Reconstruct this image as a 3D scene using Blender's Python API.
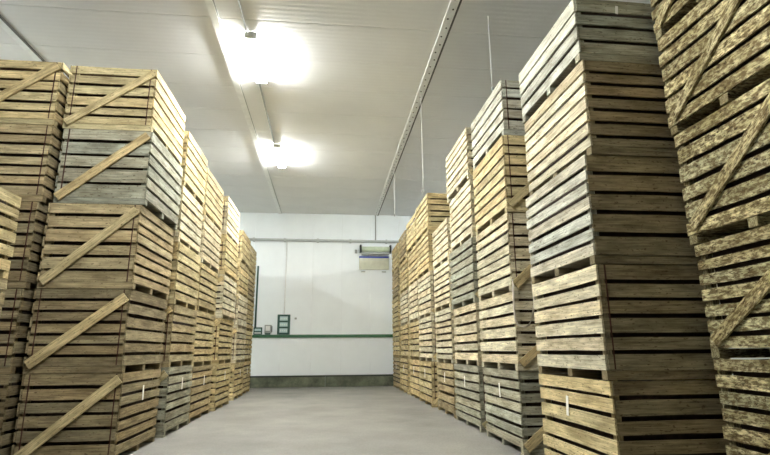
import bpy, bmesh, math, random
from mathutils import Matrix, Vector
random.seed(11)

# ------------------------------------------------------------------ scene, camera, exposure
for o in list(bpy.data.objects):
    bpy.data.objects.remove(o, do_unlink=True)
scn = bpy.context.scene
C = scn.collection
IW, IH, F = 770.0, 455.0, 515.0
VPX, VPY, ROLL = 325.0, 350.0, math.radians(0.4)      # where the aisle's long lines meet
EYE = 1.33
pitch = math.atan((VPY - IH / 2) / F)
yaw = math.atan((IW / 2 - VPX) / math.hypot(F, VPY - IH / 2))
fw = Vector((math.sin(yaw) * math.cos(pitch), math.cos(yaw) * math.cos(pitch), math.sin(pitch)))
rt0 = Vector((math.cos(yaw), -math.sin(yaw), 0))
up0 = rt0.cross(fw)
rt = rt0 * math.cos(ROLL) - up0 * math.sin(ROLL)
up = rt0 * math.sin(ROLL) + up0 * math.cos(ROLL)
cam_d = bpy.data.cameras.new('camera')
cam_d.sensor_width = 36.0
cam_d.lens = F / IW * 36.0
cam_d.clip_start = 0.05
cam_o = bpy.data.objects.new('camera', cam_d)
C.objects.link(cam_o)
m = Matrix.Identity(4)
for i in range(3):
    m[i][0], m[i][1], m[i][2] = rt[i], up[i], -fw[i]
m[0][3], m[1][3], m[2][3] = 0.0, 0.0, EYE
cam_o.matrix_world = m
scn.camera = cam_o

world = bpy.data.worlds.new('world')
scn.world = world
world.use_nodes = True
world.node_tree.nodes['Background'].inputs[0].default_value = (0.8, 0.85, 0.9, 1)
world.node_tree.nodes['Background'].inputs[1].default_value = 0.05
vs = scn.view_settings
vs.view_transform = 'Standard'
vs.look = 'None'
vs.gamma = 1.0
vs.use_curve_mapping = False
vs.exposure = 2.4
LAMP = 75.0            # emission of every tube lamp in the store

# ------------------------------------------------------------------ dimensions
HC = 6.73              # ceiling
D = 20.4               # back wall
XL, XR, YN = -8.6, 8.6, -14.0

# ------------------------------------------------------------------ materials
def srgb(r, g, b):
    f = lambda c: (c / 255 / 12.92) if c / 255 <= 0.04045 else ((c / 255 + 0.055) / 1.055) ** 2.4
    return (f(r), f(g), f(b), 1.0)

class NT:
    def __init__(self, name):
        self.m = bpy.data.materials.new(name)
        self.m.use_nodes = True
        self.t = self.m.node_tree
        self.b = self.t.nodes['Principled BSDF']
    def n(self, kind, **kw):
        x = self.t.nodes.new(kind)
        for k, v in kw.items():
            setattr(x, k, v)
        return x
    def l(self, a, b):
        self.t.links.new(a, b)
    def mix(self, fac, a, b, mode='MIX'):
        x = self.n('ShaderNodeMix', data_type='RGBA', blend_type=mode)
        for sock, v in ((x.inputs[0], fac), (x.inputs[6], a), (x.inputs[7], b)):
            if hasattr(v, 'is_output'):
                self.l(v, sock)
            else:
                sock.default_value = v
        return x.outputs[2]
    def ramp(self, src, p0, c0, p1, c1):
        r = self.n('ShaderNodeValToRGB')
        r.color_ramp.elements[0].position = p0
        r.color_ramp.elements[0].color = c0
        r.color_ramp.elements[1].position = p1
        r.color_ramp.elements[1].color = c1
        self.l(src, r.inputs[0])
        return r.outputs[0]
    def noise(self, vec, scale, detail=3.0, rough=0.55):
        x = self.n('ShaderNodeTexNoise')
        x.inputs['Scale'].default_value = scale
        x.inputs['Detail'].default_value = detail
        x.inputs['Roughness'].default_value = rough
        self.l(vec, x.inputs['Vector'])
        return x.outputs['Fac']
    def mapping(self, vec, scale):
        x = self.n('ShaderNodeMapping')
        x.inputs['Scale'].default_value = scale
        self.l(vec, x.inputs['Vector'])
        return x.outputs[0]
    def bump(self, h, strength, dist):
        x = self.n('ShaderNodeBump')
        x.inputs['Strength'].default_value = strength
        x.inputs['Distance'].default_value = dist
        self.l(h, x.inputs['Height'])
        self.l(x.outputs[0], self.b.inputs['Normal'])

def g(v):
    return (v, v, v, 1)

def wood(name, rough_bark=False):
    """sawn timber: the object's own colour x grain, blotches, knots and dirt specks"""
    t = NT(name)
    oi = t.n('ShaderNodeObjectInfo')
    tc = t.n('ShaderNodeTexCoord')
    sc = t.n('ShaderNodeVectorMath', operation='SCALE')
    cx = t.n('ShaderNodeCombineXYZ')
    for i in range(3):
        t.l(oi.outputs['Random'], cx.inputs[i])
    t.l(cx.outputs[0], sc.inputs[0])
    sc.inputs['Scale'].default_value = 47.0
    ad = t.n('ShaderNodeVectorMath', operation='ADD')
    t.l(tc.outputs['Object'], ad.inputs[0])
    t.l(sc.outputs[0], ad.inputs[1])
    v = ad.outputs[0]
    grain = t.noise(t.mapping(v, (1.6, 30, 4.5)), 2.0, 4, 0.6)
    blot = t.noise(t.mapping(v, (1.5, 4, 0.7)), 1.7, 3, 0.6)
    speck = t.noise(t.mapping(v, (9, 26, 3.2)), 2.0, 2, 0.7)
    col = t.mix(1.0, oi.outputs['Color'], t.ramp(grain, 0.3, g(0.56), 0.66, g(1.14)), 'MULTIPLY')
    if rough_bark:
        col = t.mix(1.0, col, t.ramp(blot, 0.35, (0.62, 0.58, 0.42, 1), 0.62, (1.15, 1.12, 0.95, 1)), 'MULTIPLY')
        patch = t.noise(t.mapping(v, (9, 20, 2.6)), 1.6, 4, 0.7)
        col = t.mix(t.ramp(patch, 0.42, g(0), 0.56, g(0.85)), col, srgb(92, 72, 38))
        col = t.mix(t.ramp(speck, 0.58, g(0), 0.66, g(0.8)), col, srgb(52, 38, 20))
    else:
        col = t.mix(1.0, col, t.ramp(blot, 0.34, (0.64, 0.61, 0.54, 1), 0.64, (1.14, 1.13, 1.08, 1)), 'MULTIPLY')
        col = t.mix(t.ramp(speck, 0.60, g(0), 0.70, g(0.7)), col, srgb(70, 52, 30))
    t.l(col, t.b.inputs['Base Color'])
    t.b.inputs['Roughness'].default_value = 0.82
    t.b.inputs['Specular IOR Level'].default_value = 0.2
    t.bump(grain, 0.5 if not rough_bark else 0.8, 0.006)
    return t.m

def plain(name, col, rough=0.5, metal=0.0, var=0.06, scale=6.0):
    t = NT(name)
    tc = t.n('ShaderNodeTexCoord')
    f = t.noise(tc.outputs['Object'], scale, 3)
    c0 = tuple(x * (1 - var) for x in col[:3]) + (1,)
    c1 = tuple(min(1, x * (1 + var)) for x in col[:3]) + (1,)
    t.l(t.ramp(f, 0.35, c0, 0.65, c1), t.b.inputs['Base Color'])
    t.b.inputs['Roughness'].default_value = rough
    t.b.inputs['Metallic'].default_value = metal
    return t.m

def ribbed(name, col, rough, period, axis, strength):
    """painted sandwich panel with fine rolled ribs"""
    t = NT(name)
    tc = t.n('ShaderNodeTexCoord')
    w = t.n('ShaderNodeTexWave', wave_type='BANDS', bands_direction=axis)
    w.inputs['Scale'].default_value = 2 * math.pi / period / 20.0
    t.l(tc.outputs['Object'], w.inputs['Vector'])
    f = t.noise(tc.outputs['Object'], 1.3, 3)
    c0 = tuple(x * 0.96 for x in col[:3]) + (1,)
    t.l(t.ramp(f, 0.35, c0, 0.65, col), t.b.inputs['Base Color'])
    t.b.inputs['Roughness'].default_value = rough
    t.bump(w.outputs['Fac'], strength, 0.004)
    return t.m

def emit(name, col, s):
    t = NT(name)
    e = t.n('ShaderNodeEmission')
    e.inputs[0].default_value = col
    e.inputs[1].default_value = s
    t.l(e.outputs[0], t.t.nodes['Material Output'].inputs[0])
    return t.m

def concrete(name, a, b):
    t = NT(name)
    tc = t.n('ShaderNodeTexCoord')
    n1 = t.noise(tc.outputs['Object'], 2.2 if 'kerb' in name else 0.9, 5, 0.65)
    n2 = t.noise(tc.outputs['Object'], 34, 4, 0.7)
    col = t.ramp(n1, 0.3, a, 0.7, b)
    col = t.mix(1.0, col, t.ramp(n2, 0.3, g(0.78), 0.7, g(1.12)), 'MULTIPLY')
    t.l(col, t.b.inputs['Base Color'])
    t.b.inputs['Roughness'].default_value = 0.7
    t.bump(n2, 0.3, 0.004)
    return t.m

M = dict(
    wood=wood('sawn_wood'),
    bark=wood('bark_edged_wood', True),
    ceil=ribbed('ceiling_panel_paint', srgb(228, 229, 226), 0.42, 0.115, 'Y', 0.35),
    wall=ribbed('wall_panel_paint', srgb(244, 250, 250), 0.4, 0.1, 'X', 0.10),
    joint=plain('joint_seal', srgb(196, 198, 194), 0.7),
    floor=concrete('floor_concrete', srgb(118, 116, 110), srgb(146, 143, 134)),
    kerb=concrete('kerb_stone', srgb(52, 60, 46), srgb(122, 126, 102)),
    green=plain('green_paint', srgb(52, 104, 72), 0.45),
    dgreen=plain('dark_green_plastic', srgb(38, 78, 66), 0.4),
    galv=plain('galvanised_steel', srgb(190, 194, 190), 0.4, 0.5, 0.08, 20),
    dark=plain('dark_seam_steel', srgb(70, 68, 62), 0.5, 0.2),
    white=plain('white_enamel', srgb(232, 234, 230), 0.4),
    grey=plain('grey_plastic', srgb(150, 156, 150), 0.5),
    black=plain('black_plastic', srgb(26, 34, 30), 0.5),
    beige=plain('beige_board', srgb(206, 208, 186), 0.6),
    blue=plain('blue_stripe_paint', srgb(44, 66, 150), 0.5),
    pane=plain('pale_window_plastic', srgb(190, 214, 212), 0.15),
    cover=plain('cream_tube_cover', srgb(206, 220, 190), 0.3),
    strap=plain('rusty_strap_steel', srgb(74, 44, 30), 0.7, 0.2, 0.25, 30),
    gap_shade=plain('gap_shade_brown', srgb(58, 44, 34), 0.95, 0.0, 0.3, 12),  # shade between the boards, put into a dark colour
    rope=plain('white_rope', srgb(222, 214, 196), 0.9),
    paper=plain('white_paper_tag', srgb(244, 242, 232), 0.8),
    lamp=emit('lamp_light', (0.985, 1.0, 1.0, 1), LAMP),
)

# ------------------------------------------------------------------ mesh helpers
def bx(bm, cx, cy, cz, sx, sy, sz):
    mat = Matrix.Translation((cx, cy, cz)) @ Matrix.Diagonal((sx, sy, sz, 1))
    return bmesh.ops.create_cube(bm, size=1.0, matrix=mat)['verts']

def mesh_of(bm, name, mat, smooth=False):
    me = bpy.data.meshes.new(name)
    bm.to_mesh(me)
    bm.free()
    me.materials.append(mat)
    if smooth:
        for p in me.polygons:
            p.use_smooth = True
    return me

def link(name, me, parent=None, loc=(0, 0, 0), rot=(0, 0, 0), scale=(1, 1, 1)):
    o = bpy.data.objects.new(name, me)
    C.objects.link(o)
    o.location, o.rotation_euler, o.scale = loc, rot, scale
    if parent:
        o.parent = parent
    return o

def box(name, lo, hi, mat, parent=None, bevel=0.0):
    """a box object whose origin is the middle of its underside"""
    ox, oy, oz = (lo[0] + hi[0]) / 2, (lo[1] + hi[1]) / 2, lo[2]
    bm = bmesh.new()
    bx(bm, 0, 0, (hi[2] - lo[2]) / 2, hi[0] - lo[0], hi[1] - lo[1], hi[2] - lo[2])
    if bevel:
        bmesh.ops.bevel(bm, geom=bm.edges[:], offset=bevel, segments=2, affect='EDGES', profile=0.7)
    loc = Vector((ox, oy, oz))
    q = parent
    while q:
        loc -= q.location
        q = q.parent
    return link(name, mesh_of(bm, name, mat), parent, loc)

def tube(name, pts, r, mat, parent=None, seg=8):
    """round bar along a polyline"""
    pts = [Vector(p) for p in pts]
    org = parent.location.copy() if parent else pts[-1].copy()
    bm = bmesh.new()
    rings = []
    for i, p in enumerate(pts):
        t = (pts[min(i + 1, len(pts) - 1)] - pts[max(i - 1, 0)]).normalized()
        a = t.cross(Vector((0, 0, 1)) if abs(t.z) < 0.9 else Vector((1, 0, 0))).normalized()
        b = t.cross(a)
        rings.append([bm.verts.new(p - org + (a * math.cos(k * 2 * math.pi / seg) + b * math.sin(k * 2 * math.pi / seg)) * r) for k in range(seg)])
    for A, B in zip(rings, rings[1:]):
        for k in range(seg):
            bm.faces.new((A[k], A[(k + 1) % seg], B[(k + 1) % seg], B[k]))
    bm.faces.new(rings[0][::-1])
    bm.faces.new(rings[-1])
    bmesh.ops.recalc_face_normals(bm, faces=bm.faces[:])
    return link(name, mesh_of(bm, name, mat, True), parent, (0, 0, 0) if parent else org)

def tag(o, label, cat, group=None):
    o['label'], o['category'] = label, cat
    if group:
        o['group'] = group
    return o

def thing(name, label, cat, loc, group=None):
    o = bpy.data.objects.new(name, None)
    o.empty_display_size = 0.1
    C.objects.link(o)
    o.location = loc
    return tag(o, label, cat, group)

def struct(o):
    o['kind'] = 'structure'
    return o

# ------------------------------------------------------------------ the room
struct(box('floor', (XL, YN, -0.15), (XR, D, 0.0), M['floor']))
wl = struct(box('wall_left', (XL - 0.15, YN, 0), (XL, D, HC), M['wall']))
wr = struct(box('wall_right', (XR, YN, 0), (XR + 0.15, D, HC), M['wall']))
wn = struct(box('wall_near', (XL - 0.15, YN - 0.15, 0), (XR + 0.15, YN, HC), M['wall']))
wb = struct(box('wall_back', (XL - 0.15, D + 0.04, 0), (XR + 0.15, D + 0.2, HC), M['joint']))
ce = struct(box('ceiling', (XL - 0.15, YN - 0.15, HC + 0.04), (XR + 0.15, D + 0.2, HC + 0.2), M['joint']))

def bevel_box_mesh(name, sx, sy, sz, b, mat):
    bm = bmesh.new()
    bx(bm, 0, 0, 0, sx, sy, sz)
    bmesh.ops.bevel(bm, geom=bm.edges[:], offset=b, segments=1, affect='EDGES')
    return mesh_of(bm, name, mat)

RAILS = [-5.5, -1.94, 1.95, 5.6]
xs = [XL] + RAILS + [XR]
NROW = 30
py = (D - YN) / NROW
for a, b in zip(xs, xs[1:]):
    me = bevel_box_mesh('panel', b - a - 0.008, py - 0.006, 0.05, 0.006, M['ceil'])
    for k in range(NROW):
        link('panel', me, ce, Vector(((a + b) / 2, YN + (k + 0.5) * py, HC + 0.025)) - ce.location)
NW = 15
pw = (XR - XL) / NW
me = bevel_box_mesh('panel', pw - 0.003, 0.05, HC, 0.005, M['wall'])
for k in range(NW):
    link('panel', me, wb, Vector((XL + (k + 0.5) * pw, D + 0.025, HC / 2)) - wb.location)

# stone kerb at the foot of the back wall, one block after another
kerb = struct(box('trim_1', (XL, D - 0.09, 0), (XR, D, 0.34), M['joint']))
kb = bevel_box_mesh('kerb_block', 2.86, 0.14, 0.38, 0.012, M['kerb'])
for k in range(6):
    link('kerb_block', kb, kerb, Vector((XL + 1.433 + 2.866 * k, D - 0.09, 0.195)) - kerb.location)
box('cap_strip', (XL, D - 0.18, 0.375), (XR, D, 0.42), M['black'], kerb)
# green guard rail on the back wall
rail = struct(box('trim_2', (XL, D - 0.06, 1.815), (XR, D, 1.925), M['green'], bevel=0.012))

# steel joint rails under the ceiling, with their bolts
bolt_bm = bmesh.new()
bmesh.ops.create_cone(bolt_bm, cap_ends=True, segments=8, radius1=0.016, radius2=0.016, depth=0.012)
bolt_me = mesh_of(bolt_bm, 'bolt', M['dark'])
n = 3
for x in (RAILS[0], RAILS[2], RAILS[3]):
    r = struct(box('trim_%d' % n, (x - 0.085, YN, HC - 0.02), (x + 0.055, D, HC), M['white']))
    n += 1
    box('seam_strip', (x + 0.055, YN, HC - 0.035), (x + 0.085, D, HC - 0.0), M['dark'], r)
    if x == RAILS[2]:
        for k in range(58):
            link('bolt', bolt_me, r, Vector((x - 0.03 + 0.03 * (k % 2), 5.9 + k * 0.25, HC - 0.025)) - r.location)
# seam cover going down the back wall under the rail
struct(box('trim_%d' % n, (1.895, D - 0.02, 5.62), (1.945, D, HC - 0.02), M['grey']))

# ------------------------------------------------------------------ ceiling services
tr = thing('cable_trunking', 'long white cable trunking running along the ceiling beside the lamps', 'trunking', (-1.94, 7.0, HC - 0.003))
box('channel', (-2.0, YN + 0.02, HC - 0.035), (-1.88, D - 0.02, HC - 0.003), M['white'], tr)
box('lid_lip', (-1.88, YN + 0.02, HC - 0.02), (-1.865, D - 0.02, HC - 0.003), M['grey'], tr)

def lamp(y, label, group=None, x=-1.40):
    z, L = HC, 1.62
    t = thing('ceiling_lamp', label, 'lamp', (x, y + L / 2, z), group)
    dz = 0.02                                        # hangs on short rods
    for e in (y + 0.25, y + L - 0.25):
        tube('rod', [(x, e, z - 0.003), (x, e, z - dz)], 0.012, M['grey'], t, 6)
    box('housing', (x - 0.05, y + 0.02, z - dz - 0.05), (x + 0.05, y + L - 0.02, z - dz), M['white'], t)
    for s in (-1, 1):
        tube('tube_light', [(x + s * 0.07, y + 0.05, z - dz - 0.06), (x + s * 0.07, y + L - 0.05, z - dz - 0.06)], 0.036, M['lamp'], t, 10)
    for e in (y + 0.025, y + L - 0.025):
        box('end_cap', (x - 0.11, e - 0.025, z - dz - 0.11), (x + 0.11, e + 0.025, z - dz), M['white'], t)
LG = 'tube lamps along the ceiling trunking'
LY = [3.1, 8.1, 13.1]
lamp(LY[2], 'lit tube lamp on the ceiling, the one closest to the back wall', LG)
lamp(LY[1], 'lit tube lamp on the ceiling, second from the back wall', LG)
lamp(LY[0], 'lit tube lamp on the ceiling, third from the back wall', LG)
for sx, wd in ((-6.4, 'breaker box'), (6.4, 'notice board')):        # unseen lamps added over side bays to brighten back wall and ceiling
    lamp(LY[2], 'added unseen tube lamp over the bay behind the %s row' % wd, 'added tube lamps over the side bays', sx)
for i, (a, b) in enumerate(zip(LY, LY[1:])):
    t = tube('lamp_cable', [(-1.47, a + 1.62, HC - 0.025), (-1.47, b, HC - 0.025)], 0.016, M['grey'])
    tag(t, ['thin ceiling conduit linking third and second lamps from the back wall',
            'thin ceiling conduit linking the two lamps nearest the back wall'][i], 'conduit', 'conduits between the lamps')

def hang(x, y, z0, label):
    t = thing('sensor_cable', label, 'cable', (x, y, z0), 'cables hanging from the ceiling')
    tube('wire', [(x, y, HC - 0.02), (x, y, z0 + 0.08)], 0.0065, M['white'], t, 6)
    tube('probe', [(x, y, z0 + 0.08), (x, y, z0)], 0.016, M['grey'], t, 8)
hang(1.95, 10.1, 4.5, 'thin white cable hanging from the middle of the ceiling rail')
hang(1.98, 14.9, 5.25, 'thin white cable hanging from the ceiling rail closest to the back wall')
hang(2.57, 7.27, 5.33, 'thin white cable dropping from the ceiling into a crate stack')

# ------------------------------------------------------------------ things on the back wall
p = thing('wall_pipe', 'long horizontal steel pipe fixed high on the white back wall', 'pipe', (0, D, 5.58))
tube('pipe', [(-3.6, D - 0.07, 5.61), (3.6, D - 0.07, 5.61)], 0.055, M['galv'], p, 10)
for x in (-2.9, -1.7, -0.4, 0.9, 2.35, 3.2):
    box('bracket', (x - 0.03, D - 0.12, 5.53), (x + 0.03, D, 5.68), M['galv'], p)

w = thing('wall_light', 'long pale tube fitting with black end caps high on back wall', 'wall light', (1.90, D, 5.06))
box('back_plate', (1.30, D - 0.05, 5.07), (2.50, D, 5.42), M['white'], w)
tube('tube_cover', [(1.32, D - 0.15, 5.27), (2.48, D - 0.15, 5.27)], 0.10, M['cover'], w, 14)
box('lower_shield', (1.34, D - 0.20, 5.06), (2.46, D - 0.05, 5.16), M['grey'], w)
for s in (1.27, 2.47):
    box('end_cap', (s, D - 0.27, 5.12), (s + 0.07, D, 5.43), M['black'], w, 0.012)
box('junction_box', (1.08, D - 0.07, 5.12), (1.17, D, 5.26), M['grey'], w)

b = thing('notice_board', 'beige board with a blue top stripe on the white back wall', 'board', (1.855, D - 0.02, 4.38))
bD = D - 0.02
box('sheet', (1.26, bD - 0.03, 4.46), (2.45, bD, 4.93), M['beige'], b)
box('header_stripe', (1.26, bD - 0.035, 4.93), (2.45, bD, 5.0), M['blue'], b)
for x in (1.42, 2.25):
    box('bracket', (x - 0.08, bD - 0.04, 4.36), (x + 0.08, bD, 4.39), M['grey'], b)

e = thing('breaker_box', 'dark green breaker box with three pale window rows above green rail', 'electrical box', (-1.62, D, 1.93))
box('case', (-1.86, D - 0.12, 1.93), (-1.38, D, 2.68), M['dgreen'], e, 0.015)
for k in range(3):
    wn_ = box('window', (-1.77, D - 0.14, 2.0 + 0.225 * k), (-1.47, D - 0.115, 2.155 + 0.225 * k), M['pane'], e)
    for q in range(4):
        box('breaker', (-1.735 + 0.068 * q, D - 0.148, 2.05 + 0.225 * k), (-1.705 + 0.068 * q, D - 0.14, 2.1 + 0.225 * k), M['white'], wn_)
box('knob', (-1.22, D - 0.04, 2.50), (-1.14, D, 2.57), M['grey'], e)

s1 = thing('socket_box', 'flat dark green socket box with a white lid on back wall', 'electrical box', (-2.57, D, 1.93))
box('case', (-2.74, D - 0.09, 1.93), (-2.42, D, 2.2), M['dgreen'], s1, 0.012)
box('lid', (-2.70, D - 0.1, 2.06), (-2.46, D - 0.085, 2.15), M['pane'], s1)
box('lower_lid', (-2.70, D - 0.1, 1.97), (-2.46, D - 0.085, 2.01), M['white'], s1)
s2 = thing('switch_box', 'small grey switch box between socket box and breaker box', 'electrical box', (-2.19, D, 1.93))
box('case', (-2.33, D - 0.10, 1.97), (-2.07, D, 2.29), M['grey'], s2, 0.012)
box('lid', (-2.29, D - 0.115, 2.07), (-2.13, D - 0.095, 2.25), M['white'], s2)
box('base', (-2.31, D - 0.11, 1.93), (-2.11, D, 1.98), M['dgreen'], s2)
box('toggle', (-2.07, D - 0.09, 2.02), (-2.045, D - 0.03, 2.24), M['black'], s2)

tag(tube('wall_conduit', [(-1.62, D - 0.025, 5.56), (-1.62, D - 0.025, 2.68)], 0.02, M['white']),
    'thin white conduit dropping from the wall pipe to the breaker box', 'conduit')
tag(tube('wall_conduit', [(-2.69, D - 0.03, 4.56), (-2.69, D - 0.03, 2.2)], 0.035, M['dgreen']),
    'thick dark green conduit standing above the flat socket box', 'conduit')

# ------------------------------------------------------------------ crates
TB = 0.019      # board thickness
SK = 0.085      # skid height
board_cache = {}
def board_mesh(length, kind, variant):
    """sawn board: local x along the length, slightly wavy long edges; unit height so z scale sets the height"""
    key = (round(length, 3), kind, variant)
    if key in board_cache:
        return board_cache[key]
    rnd = random.Random(hash((round(length * 1000), kind == 'bark', variant)))
    nseg = 7 if kind == 'bark' else 5
    amp = 0.07 if kind == 'bark' else 0.03
    bm = bmesh.new()
    rows = []
    bow = rnd.uniform(-0.04, 0.04)
    for i in range(nseg + 1):
        u = i / nseg
        x = (u - 0.5) * length
        lo = -0.5 + rnd.uniform(0, amp)
        hi = 0.5 - rnd.uniform(0, amp)
        off = bow * math.sin(u * math.pi)
        th = TB / 2
        rows.append([bm.verts.new((x, -th, lo + off)), bm.verts.new((x, th, lo + off)),
                     bm.verts.new((x, th, hi + off)), bm.verts.new((x, -th, hi + off))])
    for A, B in zip(rows, rows[1:]):
        for k in range(4):
            bm.faces.new((A[k], A[(k + 1) % 4], B[(k + 1) % 4], B[k]))
    bm.faces.new(rows[0])
    bm.faces.new(rows[-1][::-1])
    bmesh.ops.recalc_face_normals(bm, faces=bm.faces[:])
    board_cache[key] = mesh_of(bm, 'board', M[kind])
    return board_cache[key]

unit = {}
def unit_box(mat):
    if mat not in unit:
        bm = bmesh.new()
        bx(bm, 0, 0, 0, 1, 1, 1)
        unit[mat] = mesh_of(bm, 'block', M[mat])
    return unit[mat]
bar_cache = {}
def bar_mesh(length, kind):
    """a flat bar, unit height so z scale sets its width"""
    key = (round(length, 2), kind)
    if key not in bar_cache:
        bm = bmesh.new()
        bx(bm, 0, 0, 0, length, 0.025, 1.0)
        bar_cache[key] = mesh_of(bm, 'brace', M[kind])
    return bar_cache[key]

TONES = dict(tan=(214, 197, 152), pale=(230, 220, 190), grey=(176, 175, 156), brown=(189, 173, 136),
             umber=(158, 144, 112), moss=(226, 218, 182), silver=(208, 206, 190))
def lin(rgb, k=1.0, hue=0.0):
    c = srgb(rgb[0], rgb[1], rgb[2])
    return (min(1, c[0] * k * (1 + hue)), min(1, c[1] * k), min(1, c[2] * k * (1 - hue)), 1)

def crate(cx, cy, z, W, L, h, tone, label, group, front_brace=True, side_brace=0, strap=True, tagside=0, kind='wood', rz=0.0, nb=None, front_shade=None):
    t = thing('slatted_crate', label, 'crate', (cx, cy, z), group)
    t.rotation_euler = (0, 0, rz)
    base = TONES[tone]
    def colour(o, k0=0.8, k1=1.14, b=base):
        o.color = lin(b, random.uniform(k0, k1), random.uniform(-0.05, 0.05))
        return o
    for face in range(4):                  # 0 near, 1 far, 2 left, 3 right
        n_ = nb if nb and face in (0, 1) else max(4, round((h - SK) / random.choice((0.138, 0.146, 0.155, 0.162))))
        ws = [random.uniform(0.84, 1.16) for _ in range(n_)]
        gaps = [random.uniform(0.028, 0.045) for _ in range(n_)]
        gaps[-1] = 0.006
        avail = h - SK - sum(gaps)
        k = avail / sum(ws)
        zz = SK
        for i in range(n_):
            bh = ws[i] * k
            zc = zz + bh / 2
            zz += bh + gaps[i]
            jut = random.uniform(-0.004, 0.004)
            if face < 2:
                ln = W - 2 * TB - 0.012
                o = link('board', board_mesh(ln, kind, random.randrange(6)), t,
                         (random.uniform(-0.003, 0.003), (-1 if face == 0 else 1) * (L / 2 - TB / 2 + jut), zc), (0, 0, math.pi * (face == 1)), (1, 1, bh))
            else:
                o = link('board', board_mesh(L, kind, random.randrange(6)), t,
                         ((-1 if face == 2 else 1) * (W / 2 - TB / 2 + jut), random.uniform(-0.012, 0.012), zc), (0, 0, math.pi / 2 * (1 if face == 2 else -1)), (1, 1, bh))
            colour(o, b=TONES[front_shade] if front_shade and face < 2 else base)
    ps = 0.06
    for sx in (-1, 1):
        for sy in (-1, 1):
            o = link('corner_post', unit_box(kind), t, (sx * (W / 2 - TB - 0.008 - ps / 2), sy * (L / 2 - TB - 0.008 - ps / 2), (h + SK) / 2), (0, 0, 0), (ps, ps, h - SK - 0.002))
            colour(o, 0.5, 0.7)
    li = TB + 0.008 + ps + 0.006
    link('gap_shade', unit_box('gap_shade'), t, (0, 0, SK + 0.03 + (h - SK - 0.10) / 2), (0, 0, 0), (W - 2 * li, L - 2 * li, h - SK - 0.10))  # unseen dark box added inside to keep the board gaps dark
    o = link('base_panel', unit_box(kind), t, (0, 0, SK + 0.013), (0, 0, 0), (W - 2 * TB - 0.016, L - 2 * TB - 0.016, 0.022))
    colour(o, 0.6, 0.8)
    for y in (-L / 2 + 0.05, random.uniform(-0.06, 0.06), L / 2 - 0.05):
        o = link('skid', unit_box(kind), t, (0, y, SK / 2), (0, 0, 0), (W - 0.01, 0.095, SK - 0.004))
        colour(o, 0.7, 1.0, TONES[front_shade or tone])
    def brace(span, width):
        th = math.atan2(h - 0.16, span - 0.12) * random.uniform(0.95, 1.0)
        ln = min((h - 0.03 - width * math.cos(th)) / math.sin(th), (span - 0.02 - width * math.sin(th)) / math.cos(th))
        return th, round(ln - 0.005, 2)
    if front_brace:
        bw = random.uniform(0.1, 0.125)
        th, ln = brace(W, bw)
        o = link('brace', bar_mesh(ln, kind), t, (random.uniform(-0.01, 0.01), -L / 2 - 0.0185, h / 2), (0, -th, 0), (1, 1, bw))
        colour(o, 0.95, 1.1, TONES['tan'] if kind == 'wood' else base)
    if side_brace:
        th, ln = brace(L, 0.11)
        o = link('brace', bar_mesh(ln - 0.12, kind), t, (side_brace * (W / 2 + 0.0185), 0, h / 2 + 0.03), (0, th, math.pi / 2), (1, 1, 0.11))
        colour(o, 0.95, 1.1)
    if strap:
        for sx in (-1, 1):
            if random.random() < 0.45:
                continue
            link('strap', unit_box('strap'), t, (sx * (W / 2 - 0.085), -L / 2 - 0.001, SK + (h - SK) / 2), (0, 0, 0), (0.014, 0.006, h - SK - 0.02))
    if tagside:
        link('paper_tag', unit_box('paper'), t, (tagside * (W / 2 + 0.006), random.uniform(-0.1, 0.15), h - 0.30), (random.uniform(-0.12, 0.12), 0, 0), (0.003, 0.05, 0.20))
    return t

ORD = ['', 'first', 'second', 'third', 'fourth', 'fifth', 'sixth', 'seventh', 'eighth']
WORD = dict(umber='dark brown', tan='tan', pale='pale', grey='grey', brown='brown', silver='silvery', moss='mossy')
STD = [1.06, 1.07, 1.13, 1.07, 0.93]
def stack(side, xa, y0, L, heights, tones, where, group, W=1.2, top_word='topmost', **kw):
    """side -1: aisle face is +x (left row); +1: aisle face is -x (right row)"""
    z = 0.0
    jit = kw.pop('jit', 0.022)
    offs = kw.pop('offs', [0] * len(heights))
    offy = kw.pop('offy', [0] * len(heights))
    fb = kw.pop('front_brace', True)
    fb = fb if isinstance(fb, list) else [fb] * len(heights)
    ft = kw.pop('ft', [None] * len(heights))
    nbs = kw.pop('nbs', [None] * len(heights))
    for i, (h, tn) in enumerate(zip(heights, tones)):
        cx = xa + side * W / 2 + random.uniform(-jit, jit) + offs[i]
        cy = y0 + L / 2 + random.uniform(-jit, jit) + offy[i]
        pos = 'topmost' if i == len(heights) - 1 else ORD[i + 1] + ' from floor'
        lab = '%s %s crate, %s, %s' % (WORD[tn], kw.get('word', 'slatted'), pos, where)
        k2 = {a: b for a, b in kw.items() if a not in ('word', 'tags')}
        crate(cx, cy, z, W, L, h, tn, lab, group, tagside=(-side if i == 0 and kw.get('tags', True) else 0),
              rz=random.uniform(-0.008, 0.008), nb=nbs[i], front_shade=ft[i], front_brace=fb[i], **k2)
        z += h

GL = 'crates in the row on the breaker box side'
GR = 'crates in the row on the notice board side'
wl_ = lambda k: '%s stack from back wall, breaker box side' % ORD[k]
wr_ = lambda k: '%s stack from back wall, notice board side' % ORD[k]
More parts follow.
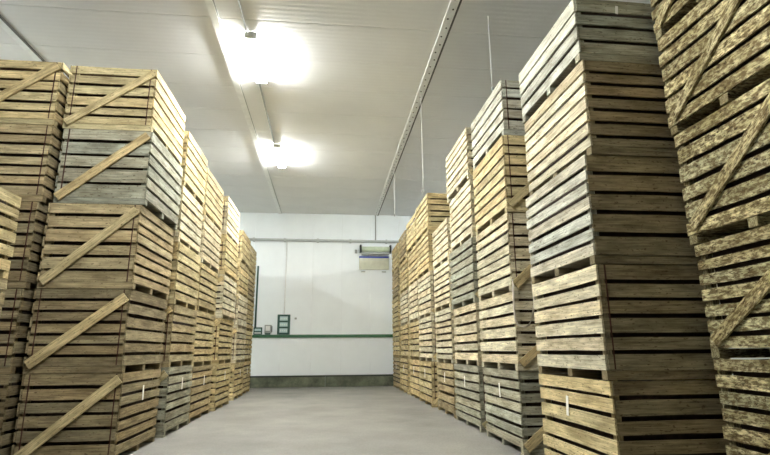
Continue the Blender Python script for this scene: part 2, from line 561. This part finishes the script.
# left row, front to back
stack(-1, -2.56, 7.15, 1.58, [1.07, 1.07, 1.16, 1.09, 0.98], ['umber', 'umber', 'brown', 'grey', 'tan'], wl_(6), GL, nbs=[6, 7, 6, 5, 6], offs=[0, 0, 0.01, 0.05, 0.02], jit=0.012)
stack(-1, -2.55, 9.06, 1.54, [1.08, 1.03, 1.07, 1.03, 1.04], ['grey', 'brown', 'tan', 'pale', 'tan'], wl_(5), GL)
stack(-1, -2.56, 10.74, 1.72, [1.04, 1.10, 0.97, 1.0, 1.03], ['brown', 'tan', 'tan', 'pale', 'tan'], wl_(4), GL)
stack(-1, -2.47, 12.72, 1.72, [1.04, 1.06, 1.04, 1.0, 0.98], ['tan', 'tan', 'pale', 'tan', 'pale'], wl_(3), GL)
stack(-1, -2.52, 15.28, 1.64, [1.0, 0.98, 0.97, 0.95, 0.93], ['tan', 'pale', 'pale', 'tan', 'tan'], wl_(2), GL)
stack(-1, -2.54, 17.1, 1.64, [1.0, 0.98, 0.97, 0.95, 0.90], ['tan', 'tan', 'tan', 'brown', 'tan'], wl_(1), GL)
# outer stacks on the left
stack(-1, -3.84, 7.14, 1.58, [1.07, 1.07, 1.17, 1.11, 0.98], ['umber', 'umber', 'umber', 'brown', 'tan'], 'outer stack beside the breaker box row', 'crates in the tall outer stack', front_brace=[False] * 4 + [True], tags=False, jit=0.015, offs=[-0.04, -0.04, -0.05, 0, 0])
stack(-1, -3.50, 4.50, 1.60, [1.06, 1.06, 0.95], ['umber', 'brown', 'tan'], 'low stack of three beside the breaker box row', 'crates in the low stack', tags=False, front_brace=False)
# right row, front to back
stack(1, 2.55, 4.55, 1.58, [1.05, 1.06, 1.10, 1.04, 0.74], ['tan', 'pale', 'silver', 'pale', 'silver'], wr_(8), GR, W=1.22, front_brace=False, nbs=[6, 6, 5, 7, 4], ft=['umber', 'umber', 'umber', 'umber', 'grey'], offs=[-0.02, -0.02, -0.03, 0.02, 0.0], jit=0.01)  # weathered fronts, also darkened in colour for the shade they stand in
stack(1, 2.53, 6.83, 1.60, [1.05, 1.06, 1.12, 1.18, 0.90], ['grey', 'pale', 'pale', 'tan', 'silver'], wr_(7), GR, front_brace=[True] * 4 + [False], jit=0.015)
stack(1, 2.56, 8.80, 1.66, [1.06, 1.07, 1.17, 1.10, 1.02], ['grey', 'pale', 'grey', 'pale', 'pale'], wr_(6), GR)
stack(1, 2.56, 10.58, 1.62, [1.05, 1.15, 1.0, 0.93], ['brown', 'pale', 'pale', 'pale'], wr_(5), GR)
stack(1, 2.53, 12.62, 1.70, [1.05, 1.10, 1.12, 1.06, 0.98], ['tan', 'pale', 'pale', 'tan', 'tan'], wr_(4), GR, front_brace=[True] * 4 + [False])
stack(1, 2.54, 14.42, 1.66, STD, ['tan', 'tan', 'pale', 'tan', 'tan'], wr_(3), GR)
stack(1, 2.54, 16.40, 1.64, [1.06, 1.07, 1.1, 1.02, 0.95], ['tan', 'tan', 'pale', 'tan', 'brown'], wr_(2), GR)
stack(1, 2.52, 18.2, 1.64, [1.06, 1.05, 1.08, 1.02, 0.92], ['brown', 'tan', 'tan', 'brown', 'tan'], wr_(1), GR)
# rough outer stack on the right, braced on the aisle face
stack(1, 3.45, 3.02, 1.40, [1.24, 1.04, 1.12, 1.08, 1.0], ['moss'] * 5, 'outer stack beside the notice board row', 'rough crates in the braced outer stack',
      word='bark-edged', kind='bark', front_brace=False, side_brace=-1, strap=False, tags=False, jit=0.008,
      offs=[0, 0, -0.03, -0.05, -0.06], offy=[-0.02, 0, 0.04, 0.06, 0.06])
stack(1, 4.78, 3.02, 1.50, STD, ['brown', 'tan', 'tan', 'brown', 'tan'], 'unseen stack added behind the bark-edged stack', 'added crates behind the braced outer stack', tags=False)  # unseen crates added to stop light showing through the outer stack's slots

# rope slung over the front of a crate in the notice-board row
def pix(x, y, Y):
    d = fw + rt * ((x - IW / 2) / F) - up * ((y - IH / 2) / F)
    return Vector((0, 0, EYE)) + d * (Y / d.y)
rp = [pix(528, 200, 6.778)] + [pix(x, y, 6.73) for x, y in ((528, 203), (530, 225), (531.5, 250), (532, 275), (533, 290), (534.3, 302), (532.5, 318), (529, 325), (524, 327), (518, 325), (515, 319), (513.6, 300), (513, 285))] + [pix(512.5, 280, 6.778)]
tag(tube('hanging_rope', rp, 0.013, M['rope'], None, 6), 'thin white rope looped down between two tall crate stacks', 'rope')

# white tag pinned on the front of the low top crate
for o in [q for q in C.objects if q.get('label', '').startswith('silvery slatted crate, topmost, eighth')]:
    link('paper_tag', unit_box('paper'), o, (-0.13, -0.79 - 0.004, 0.62), (0, 0.1, 0), (0.03, 0.003, 0.10))
